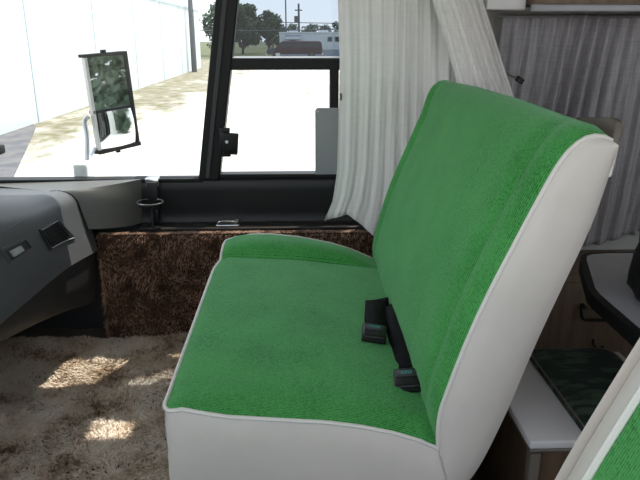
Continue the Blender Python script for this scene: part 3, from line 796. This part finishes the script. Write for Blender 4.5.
bb = thing('dinette_bench', 'small brown wooden bench with white top behind the green seat', 'bench', (.62, 1.22, 0))
m = MB(); m.box(.464, .80, 1.062, 1.40, 0.0, .402); m.build('bench_base', M['dark_wood'], bb, bevel=.003)
m = MB(); m.rbox(.447, .80, 1.048, 1.41, .402, .42, .004, 3); tag(m.build('bench_top', M['white_laminate'], bb), 'white top of the bench')
m = MB(); m.rbox(.452, .474, 1.052, 1.074, 0.0, .388, .003, 2); tag(m.build('corner_strip', M['taupe'], bb), 'pale corner strip')
m = MB(); m.tube([(.452, 1.40, .397), (.452, 1.053, .397), (.80, 1.053, .397)], .005, 6); m.build('edge_strip', M['taupe'], bb)
cu = thing('dinette_cushion', 'dark green patterned cushion with pale piping lying on the white bench top', 'cushion', (.66, 1.23, .42))
m = MB()
def cpoly(r, ins):
    x0, x1, y0, y1 = .560 + ins, .765 - ins, 1.055 + ins, 1.395 - ins
    P = []
    for cx, cy, a0 in ((x1 - r, y1 - r, 0), (x0 + r * .3, y1 - r * .3, PI / 2), (x0 + r * .3, y0 + r * .3, PI), (x1 - r, y0 + r, 3 * PI / 2)):
        rr = r if cx > .66 else r * .3
        P += [(cx + rr * math.cos(a0 + PI / 2 * k / 5), cy + rr * math.sin(a0 + PI / 2 * k / 5)) for k in range(6)]
    return P
R0 = cpoly(.035, 0); n = len(R0); rings = []
for ins, z in ((.0, .4205), (-.002, .428), (.0, .436), (.006, .441), (.03, .444), (.07, .445)):
    q = cpoly(.035, ins); rings += [(x, y, z) for x, y in q]
m.add(rings, [(k * n + i, k * n + (i + 1) % n, (k + 1) * n + (i + 1) % n, (k + 1) * n + i) for k in range(5) for i in range(n)] + [tuple(range(5 * n, 6 * n))])
m.build('cushion_body', M['velvet'], cu, angle=60)
m = MB(); m.tube([(x, y, .437) for x, y in cpoly(.035, 0)], .002, 6, closed=True); tag(m.build('piping', M['taupe'], cu), 'pale piping')

tb = thing('dinette_table', 'grey laminate table with thick black edge behind the green seat', 'table', (1.05, 1.1, 0))
poly = [(.607, .72), (.607, 1.20), (.612, 1.235), (.672, 1.415), (.690, 1.452), (.715, 1.470), (.75, 1.475), (1.5, 1.475), (1.5, .72)]
def inset(poly, d):
    n = len(poly); out = []
    for i in range(n):
        p = Vector(poly[i]); a = Vector(poly[i - 1]); b = Vector(poly[(i + 1) % n])
        n1 = (p - a).normalized(); n2 = (b - p).normalized()
        q = Vector((n1.y, -n1.x)) + Vector((n2.y, -n2.x)); q.normalize(); out.append(tuple(p + q * d))
    return out
inn = inset(poly, .014)
m = MB(); m.prism(inn, .640, .662, 'z'); m.build('table_top', M['laminate'], tb, bevel=.001)
m = MB(); n = len(poly)
for (A, za), (B, zb_) in (((poly, .632), (poly, .660)), ((poly, .660), (inn, .6635)), ((inn, .6635), (inn, .632)), ((inn, .632), (poly, .632))):
    m.add([(x, y, za) for x, y in A] + [(x, y, zb_) for x, y in B], [(i, (i + 1) % n, (i + 1) % n + n, i + n) for i in range(n)])
tag(m.build('table_edge', M['rubber'], tb), 'black rubber edge band')
m = MB(); m.tube([(1.1, 1.1, .02), (1.1, 1.1, .64)], .03, 16); m.build('leg', M['alu'], tb)
m = MB(); m.tube([(1.1, 1.1, 0.0), (1.1, 1.1, .02)], .13, 24); m.build('foot', M['alu'], tb)

bg = thing('cloth_bag', 'black cloth bag with green blotches standing on the grey table', 'bag', (.76, 1.15, .662))
m = MB()
def bagp(u, v):
    a = 2 * PI * u
    r = interp([(0, .001), (.04, .080), (.12, .098), (.4, .102), (.7, .098), (.88, .085), (.96, .055), (1, .001)], v)
    r *= 1 + .05 * math.sin(3 * a + 4 * v) + .04 * math.sin(5 * a + 9 * v)
    z = .664 + .222 * (v if v > .04 else v * .1) + .006 * math.sin(a * 2) * v
    return (.768 + r * 1.05 * math.cos(a), 1.15 + r * .9 * math.sin(a), z)
m.grid(bagp, 40, 26, True)
m.build('bag_body', M['bagcloth'], bg, angle=180)
m = MB(); m.tube(smooth_pts([(.70, 1.15, .878), (.705, 1.14, .93), (.765, 1.13, .955), (.825, 1.14, .93), (.83, 1.15, .878)], 2), .008, 8); m.build('handle', M['bagcloth'], bg)

# ------------------------------------------------------------------ door mirror outside the quarter window
mr = thing('door_mirror', 'tall chrome framed door mirror on an arm outside the window', 'mirror', (-.85, 2.62, .6))
n_ = Vector((.80, -.60, 0)); e = Vector((.60, .80, 0))           # facing the driver, width direction
C0 = Vector((-.752, 2.70, .9))
def mpt(a, z, d): 
    p = C0 + e * a * 1.0 + n_ * d; return Vector((p.x - (z - .9) * .055, p.y, z + a * .05))
HW = .098
m = MB()
def mbox(mbx, a0, a1, z0, z1, d0, d1):
    vs = [mpt(a, z, d) for a in (a0, a1) for z in (z0, z1) for d in (d0, d1)]
    mbx.add(vs, [(0, 1, 3, 2), (4, 6, 7, 5), (0, 4, 5, 1), (2, 3, 7, 6), (0, 2, 6, 4), (1, 5, 7, 3)])
mbox(m, -HW, HW, .725, 1.10, -.012, -.004); m.build('mirror_back', M['alu'], mr)
m = MB(); mbox(m, -HW - .006, HW + .006, 1.094, 1.106, -.03, .008); mbox(m, -HW - .006, HW + .010, .716, .732, -.03, .010)
mbox(m, -HW - .004, HW + .004, .878, .890, -.02, .006); mbox(m, HW - .006, HW + .006, .72, 1.10, -.03, .008)
m.build('frame', M['rubber'], mr)
m = MB(); mbox(m, -HW - .006, -HW + .007, .72, 1.10, -.012, .006); tag(m.build('frame_post', M['alu'], mr), 'bright side post of the frame')
m = MB(); mbox(m, -HW + .004, HW - .004, .888, 1.096, -.006, .001); mg = m.build('flat_glass', M['mirror'], mr, smooth=False)
m = MB()
def cvx(u, v):
    a = lerp(-HW + .006, HW - .006, u); z = lerp(.730, .880, v)
    return mpt(a, z, .001 + .014 * (1 - ((u - .5) * 2) ** 2 * .6 - ((v - .5) * 2) ** 2 * .4))
m.grid(cvx, 14, 12); m.build('convex_glass', M['mirror'], mr, angle=180)
m = MB(); m.tube(smooth_pts([mpt(-HW - .01, .868, -.02), mpt(-HW - .030, .85, -.03), Vector((-.835, 2.60, .80)), Vector((-.835, 2.57, .72)), Vector((-.84, 2.54, .62)), Vector((-.84, 2.48, .50))], 2), .010, 10)
m.tube([mpt(-HW - .005, .74, -.02), Vector((-.838, 2.56, .68))], .007, 8)
m.build('arm', M['alu'], mr)
m = MB(); m.rbox(-.868, -.812, 2.475, 2.57, .48, .70, .012, 3); m.build('arm_bracket', M['body_white'], mr)
m = MB(); m.tube([mpt(0.0, 1.106, -.01), mpt(0.0, 1.118, -.01)], .012, 10); m.build('adjusting_nut', M['rubber'], mr)
m = MB(); m.tube([mpt(0, .716, -.01), mpt(0, .704, -.01)], .010, 10); m.build('adjusting_nut', M['rubber'], mr)

# ------------------------------------------------------------------ outdoors
GZ = -.9
def ground_mat():
    m_, nt, out = new_mat('pale_sand_and_dry_grass'); N = nt.nodes.new; L = nt.links.new
    b = N('ShaderNodeBsdfPrincipled'); b.inputs['Roughness'].default_value = .95; b.inputs['Specular IOR Level'].default_value = .1
    L(b.outputs[0], out.inputs[0])
    tc = N('ShaderNodeTexCoord'); sp = N('ShaderNodeSeparateXYZ'); L(tc.outputs['Object'], sp.inputs[0])
    n = N('ShaderNodeTexNoise'); n.inputs['Scale'].default_value = .9; n.inputs['Detail'].default_value = 8; n.inputs['Roughness'].default_value = .7
    mp = N('ShaderNodeMapping'); mp.inputs['Scale'].default_value = (1, .45, 1); L(tc.outputs['Object'], mp.inputs[0]); L(mp.outputs[0], n.inputs['Vector'])
    def mrange(src, a, b_, c, d):
        r = N('ShaderNodeMapRange'); r.inputs[1].default_value = a; r.inputs[2].default_value = b_; r.inputs[3].default_value = c; r.inputs[4].default_value = d
        L(src, r.inputs[0]); return r.outputs[0]
    def math_(op, a, b_):
        r = N('ShaderNodeMath'); r.operation = op
        for k, s in enumerate((a, b_)):
            if isinstance(s, (int, float)): r.inputs[k].default_value = s
            else: L(s, r.inputs[k])
        return r.outputs[0]
    wallband = mrange(sp.outputs[0], -5.2, -2.6, .25, 0)            # grass strip along the wall foot
    far = mrange(sp.outputs[1], 60, 63, 0, .5)                     # lawn around the caravans
    mid = mrange(sp.outputs[1], 12, 22, .03, .17)
    s = math_('ADD', math_('ADD', n.outputs[0], wallband), math_('ADD', far, mid))
    f = mrange(s, .63, .86, 0, 1)
    n2 = N('ShaderNodeTexNoise'); n2.inputs['Scale'].default_value = 2.2; n2.inputs['Detail'].default_value = 6; L(tc.outputs['Object'], n2.inputs['Vector'])
    r = N('ShaderNodeValToRGB'); r.color_ramp.elements[0].color = (.17, .165, .09, 1); r.color_ramp.elements[1].color = (.32, .28, .23, 1)
    r.color_ramp.elements[0].position = .38; r.color_ramp.elements[1].position = .62; L(n2.outputs[0], r.inputs[0])
    mx = N('ShaderNodeMix'); mx.data_type = 'RGBA'; L(f, mx.inputs[0]); mx.inputs[6].default_value = (.66, .62, .55, 1); L(r.outputs[0], mx.inputs[7])
    mx2 = N('ShaderNodeMix'); mx2.data_type = 'RGBA'; L(mrange(sp.outputs[1], 60, 64, 0, .8), mx2.inputs[0]); L(mx.outputs[2], mx2.inputs[6]); mx2.inputs[7].default_value = (.10, .115, .055, 1)
    L(mx2.outputs[2], b.inputs['Base Color'])
    return m_
m = MB(); m.box(-160, 160, -120, 260, GZ - .5, GZ); struct('ground', m, ground_mat())
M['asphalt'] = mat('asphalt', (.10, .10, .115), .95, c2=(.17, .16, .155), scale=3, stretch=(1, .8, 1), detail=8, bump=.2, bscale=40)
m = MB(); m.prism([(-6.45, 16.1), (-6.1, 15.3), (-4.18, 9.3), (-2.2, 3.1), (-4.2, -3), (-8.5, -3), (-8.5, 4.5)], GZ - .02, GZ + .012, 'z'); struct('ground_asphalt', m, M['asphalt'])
# long white building
M['bldg'] = mat('white_sheet_wall', (.64, .68, .68), .7, c2=(.58, .63, .64), scale=1.2, stretch=(1, 1, .4))
M['seam'] = mat('wall_seam', (.42, .5, .53), .6, c2=(.38, .46, .49), scale=4)
wb = thing('white_building', 'long white flat walled building beyond the windscreen', 'building', (-10, 26, GZ))
m = MB(); m.box(-14, -6.45, 6.0, 45.5, GZ, 2.72); m.build('wall', M['bldg'], wb)
m = MB(); m.box(-14.2, -6.40, 5.9, 45.6, 2.72, 2.84); tag(m.build('roof_edge', M['seam'], wb), 'grey blue roof edge')
for y in (12.5, 16.4, 21.8, 27.2, 32.6, 38.0, 43.4):
    m = MB(); m.box(-6.45, -6.435, y, y + .05, GZ, 2.72); m.build('wall_seam', M['seam'], wb)
# poles
M['polewood'] = mat('weathered_pole', (.085, .085, .09), .9, c2=(.13, .13, .135), scale=6, stretch=(3, 3, .4))
def pole(name, label, x, y, h, r, group='poles outside'):
    t = thing(name, label, 'pole', (x, y, GZ), group)
    m_ = MB(); m_.tube([(x, y, GZ), (x - .03, y, GZ + h)], [r, r * .8], 12); m_.build('shaft', M['polewood'], t)
    return t
pole('utility_pole', 'dark pole standing by the white building, seen through the windscreen', -6.12, 40.2, 9, .16)
pole('utility_pole', 'thin bare mast above the caravans, left of the transformer pole', -1.25, 92, 12, .10)
tp_ = pole('utility_pole', 'wooden pole with transformer and crossarm above the caravan roof', .50, 90, 6.15, .16)
m = MB(); m.tube([(.15, 90, 2.9), (.15, 90, 3.7)], .28, 12); m.build('transformer', M['polewood'], tp_)
m = MB(); m.box(-.05, .95, 89.9, 90.1, 4.35, 4.5); m.build('crossarm', M['polewood'], tp_)
M['cable'] = mat('cable', (.06, .06, .065), .6, c2=(.08, .08, .085), scale=5)
for i, (z0, z1, lab) in enumerate(((4.1, 2.6, 'upper overhead wire crossing the sky behind the trees'), (1.75, 2.55, 'lower overhead wire in front of the trees'))):
    m = MB(); m.tube([(-40 + 80 * k / 20, 70 if i else 94, lerp(z0, z1, k / 20) - .4 * math.sin(PI * k / 20)) for k in range(21)], .05, 5)
    tag(m.build('overhead_wire', M['cable']), lab, 'wire', 'overhead wires')

# trees
M['leaf'] = mat('tree_leaves', (.022, .05, .016), .8, c2=(.06, .105, .04), scale=.9, detail=5, transl=.2)
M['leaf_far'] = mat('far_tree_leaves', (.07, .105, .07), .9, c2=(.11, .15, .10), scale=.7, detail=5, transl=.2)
M['bark'] = mat('bark', (.07, .055, .04), .9, c2=(.11, .09, .07), scale=8)
def tree(label, x, y, h, w, crown_base, n=1500, leaf=.35, seedv=1, mt='leaf', group='trees beyond the lot', trunk=.16):
    t = thing('leafy_tree', label, 'tree', (x, y, GZ), group)
    r = random.Random(seedv); m_ = MB()
    cl = []
    for _ in range(14):
        a = r.uniform(0, 2 * PI); rr = r.uniform(.1, .72) * w / 2; zz = r.uniform(.12, .86)
        cl.append((Vector((x + math.cos(a) * rr, y + math.sin(a) * rr, GZ + crown_base + (h - crown_base) * zz)), w * r.uniform(.16, .27)))
    cl.append((Vector((x, y, GZ + crown_base + (h - crown_base) * .8)), w * .22))
    for _ in range(n):
        c, R = r.choice(cl)
        d = Vector((r.gauss(0, 1), r.gauss(0, 1), r.gauss(0, 1))).normalized()
        p = c + d * R * r.uniform(.55, 1.05)
        if p.z > GZ + h: continue
        nn = (d + Vector((r.uniform(-.7, .7), r.uniform(-.7, .7), r.uniform(-.7, .7)))).normalized()
        a = nn.orthogonal().normalized(); b = nn.cross(a); s = leaf * r.uniform(.5, 1.2)
        m_.add([p - a * s, p - b * s * .6, p + a * s, p + b * s * .6], [(0, 1, 2, 3)])
    o = fast_build(m_, 'foliage', M[mt], t)
    m2_ = MB(); m2_.tube([(x, y, GZ), (x + .05, y, GZ + crown_base), (x, y, GZ + h * .7)], [trunk, trunk * .8, trunk * .3], 8)
    for k in range(4):
        c = cl[k][0]; m2_.tube([(x, y, GZ + crown_base * .9), tuple(c)], [trunk * .5, trunk * .15], 6)
    m2_.build('trunk', M['bark'], t)
    return t
tree('tallest dark green tree, left in the upper window pane by the pillar', -6.3, 80, 5.8, 4.3, .7, 4200, .24, 1)
tree('rounder grey green tree, left of the maroon van', -3.35, 83, 5.2, 3.6, .9, 3600, .22, 2)
tree('tree past the far end of the white building', -8.6, 74, 5.6, 3.4, .6, 1500, .22, 3)
rr = random.Random(5)
fx = [(-4.2, 2.9), (-2.4, 3.3), (-.6, 3.5), (1.6, 2.9), (3.4, 3.3), (5.2, 3.5), (7.2, 3.7), (9.4, 3.3), (11.8, 3.2)]
for i, (x, hh) in enumerate(fx):
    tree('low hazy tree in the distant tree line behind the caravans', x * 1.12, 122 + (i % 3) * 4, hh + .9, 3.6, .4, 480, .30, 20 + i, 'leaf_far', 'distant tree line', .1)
# trees standing behind the vehicle, seen only in the door mirror
for i, (x, y, h, w_) in enumerate(((13, 4.0, 4.6, 6.0), (20.5, 1.5, 7, 6.5), (28, 8.5, 9, 7))):
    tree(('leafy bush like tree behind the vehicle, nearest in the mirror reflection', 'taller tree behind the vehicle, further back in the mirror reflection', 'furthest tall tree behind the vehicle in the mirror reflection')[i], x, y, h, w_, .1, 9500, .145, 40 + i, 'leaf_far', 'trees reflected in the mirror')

# van
M['maroon'] = mat('maroon_paint', (.032, .005, .015), .6, c2=(.04, .007, .018), scale=3)
M['navy'] = mat('dark_blue_paint', (.02, .03, .05), .35, c2=(.03, .04, .06), scale=3, coat=.4)
M['dark_glass'] = mat('dark_window_glass', (.012, .014, .018), .12, c2=(.02, .022, .026), scale=2)
M['tyre'] = mat('tyre', (.02, .02, .02), .9, c2=(.03, .03, .03), scale=12)
vn = thing('van', 'maroon van with dark windows parked before the white caravan', 'van', (-.1, 66, GZ))
vp = [(-2.75, .38), (-2.8, .62), (-2.72, .82), (-1.95, .98), (-1.42, 1.50), (-1.2, 1.60), (2.35, 1.60), (2.52, 1.50), (2.62, .95), (2.60, .40)]
m = MB(); m.prism([(x, GZ + z) for x, z in vp], 65.1, 66.9, 'y'); m.build('body', M['maroon'], vn, bevel=.08)
m = MB(); m.prism([(-2.81, GZ + .36), (-2.83, GZ + .64), (-2.74, GZ + .84), (-1.97, GZ + 1.0), (-1.9, GZ + .36)], 65.06, 66.94, 'y'); tag(m.build('front_end', M['navy'], vn, bevel=.05), 'dark blue grey hood and grille')
for x0, x1 in ((-1.35, -.62), (-.52, .45), (.55, 1.45), (1.55, 2.35)):
    m = MB(); m.prism([(x0 + (0 if x0 > -1 else -.25), GZ + 1.02), (x0 + (.02 if x0 > -1 else .1), GZ + 1.46), (x1 - .02, GZ + 1.46), (x1, GZ + 1.02)], 65.07, 65.1, 'y'); m.build('window', M['dark_glass'], vn)
for x in (-1.9, 1.55):
    m = MB(); m.tube([(x, 65.04, GZ + .33), (x, 65.3, GZ + .33)], .33, 20); wh = m.build('wheel', M['tyre'], vn)
    m = MB(); m.tube([(x, 65.02, GZ + .33), (x, 65.05, GZ + .33)], .18, 16); m.build('hubcap', M['polewood'], wh)
m = MB(); m.box(-2.9, -2.7, 65.2, 66.8, GZ + .30, GZ + .45); m.build('bumper', M['alu'], vn)
m = MB(); m.box(2.55, 2.72, 65.2, 66.8, GZ + .30, GZ + .45); m.build('bumper', M['alu'], vn)
sg = thing('yard_sign', 'small blank white sign standing in front of the van hood', 'sign', (-1.68, 63, GZ))
m = MB(); m.box(-1.87, -1.47, 62.98, 63.0, GZ + .12, GZ + .55); m.build('board', M['bldg'], sg)
m = MB(); m.box(-1.69, -1.65, 63.0, 63.03, GZ, GZ + .3); m.build('stake', M['polewood'], sg)

# caravan / mobile home
M['caravan'] = mat('caravan_siding', (.62, .66, .70), .5, c2=(.56, .60, .64), scale=2, stretch=(.2, 1, 6))
M['skirt'] = mat('blue_grey_skirting', (.26, .31, .38), .6, c2=(.3, .35, .42), scale=2)
M['awning'] = mat('awning', (.17, .19, .22), .7, c2=(.2, .22, .25), scale=2)
tl = thing('mobile_home', 'long pale mobile home with blue grey skirting behind the maroon van', 'mobile home', (3.5, 73.5, GZ))
m = MB(); m.box(-1.7, 9.5, 72, 75, GZ + .62, GZ + 2.35); m.build('body', M['caravan'], tl, bevel=.06)
m = MB(); m.box(-1.75, 9.55, 71.93, 75.05, GZ + 2.35, GZ + 2.48); tag(m.build('roof', M['bldg'], tl), 'white roof edge')
m = MB(); m.box(-1.6, 9.4, 72.05, 74.95, GZ, GZ + .62); tag(m.build('skirting', M['skirt'], tl), 'blue grey skirting')
for x0, x1 in ((3.45, 3.95), (4.25, 4.72), (7.2, 7.8)):
    m = MB(); m.box(x0, x1, 71.94, 72, GZ + 1.5, GZ + 2.0); f = m.build('window', M['awning'], tl)
    m = MB(); m.box(x0 + .06, x1 - .06, 71.92, 71.945, GZ + 1.56, GZ + 1.94); m.build('pane', M['dark_glass'], f)
m = MB(); m.add([(-1.05, 71.98, GZ + 2.15), (.5, 71.98, GZ + 2.15), (.62, 71.3, GZ + 1.75), (-1.15, 71.3, GZ + 1.75), (-1.05, 71.98, GZ + 2.1), (.5, 71.98, GZ + 2.1), (.62, 71.3, GZ + 1.70), (-1.15, 71.3, GZ + 1.70)],
   [(0, 1, 2, 3), (7, 6, 5, 4), (0, 4, 5, 1), (1, 5, 6, 2), (2, 6, 7, 3), (3, 7, 4, 0)]); m.build('awning', M['awning'], tl)
m = MB(); m.box(-.7, .1, 71.95, 72, GZ + .65, GZ + 1.65); m.build('door', M['awning'], tl)
for x in (-.7, 2.6):
    m = MB(); m.box(x, x + 1.0, 73, 74, GZ + 2.48, GZ + 2.66); m.build('roof_unit', M['bldg'], tl)
# black block lying on the asphalt at the left edge
m = MB(); m.rbox(-6.15, -5.38, 11.75, 12.0, GZ + .012, GZ + .17, .03, 3)
tag(m.build('parking_block', M['rubber']), 'black block lying on the grey asphalt at the left edge', 'parking block')

# ------------------------------------------------------------------ light
w = bpy.data.worlds.new('sky'); scene.world = w; w.use_nodes = True
nt = w.node_tree; nt.nodes.clear(); N = nt.nodes.new; L = nt.links.new
out = N('ShaderNodeOutputWorld'); bgn = N('ShaderNodeBackground'); L(bgn.outputs[0], out.inputs[0])
tc = N('ShaderNodeTexCoord'); sp = N('ShaderNodeSeparateXYZ'); L(tc.outputs['Generated'], sp.inputs[0])
r = N('ShaderNodeValToRGB'); cr = r.color_ramp
cr.elements[0].position = 0; cr.elements[0].color = (.84, .88, .92, 1)
cr.elements[1].position = 1; cr.elements[1].color = (.56, .66, .84, 1)
e_ = cr.elements.new(.12); e_.color = (.80, .865, .93, 1)
L(sp.outputs[2], r.inputs[0]); L(r.outputs[0], bgn.inputs[0]); bgn.inputs[1].default_value = 1.15
SUN = Vector((.95, 1.0, 3.0)).normalized()
sd = bpy.data.lights.new('sun', 'SUN'); sd.energy = 2.9; sd.angle = math.radians(.55); sd.color = (1, .95, .86)
so = bpy.data.objects.new('sun', sd); COL.objects.link(so); so.rotation_euler = SUN.to_track_quat('Z', 'Y').to_euler()
so.location = (20, 25, 50)

# ------------------------------------------------------------------ camera
cd = bpy.data.cameras.new('camera'); co = bpy.data.objects.new('camera', cd); COL.objects.link(co)
cd.sensor_width = 36; cd.lens = 36; cd.clip_start = .02; cd.clip_end = 600
co.location = (0, 0, 1.17)
pitch = math.atan2(204, 640)
co.rotation_euler = (PI / 2 - pitch, 0, -math.radians(2.1))
scene.camera = co
vs_ = scene.view_settings
vs_.view_transform = 'Standard'; vs_.look = 'None'; vs_.gamma = 1; vs_.use_curve_mapping = False
vs_.exposure = 1.0
scene.cycles.max_bounces = 10; scene.cycles.diffuse_bounces = 6; scene.cycles.transparent_max_bounces = 16
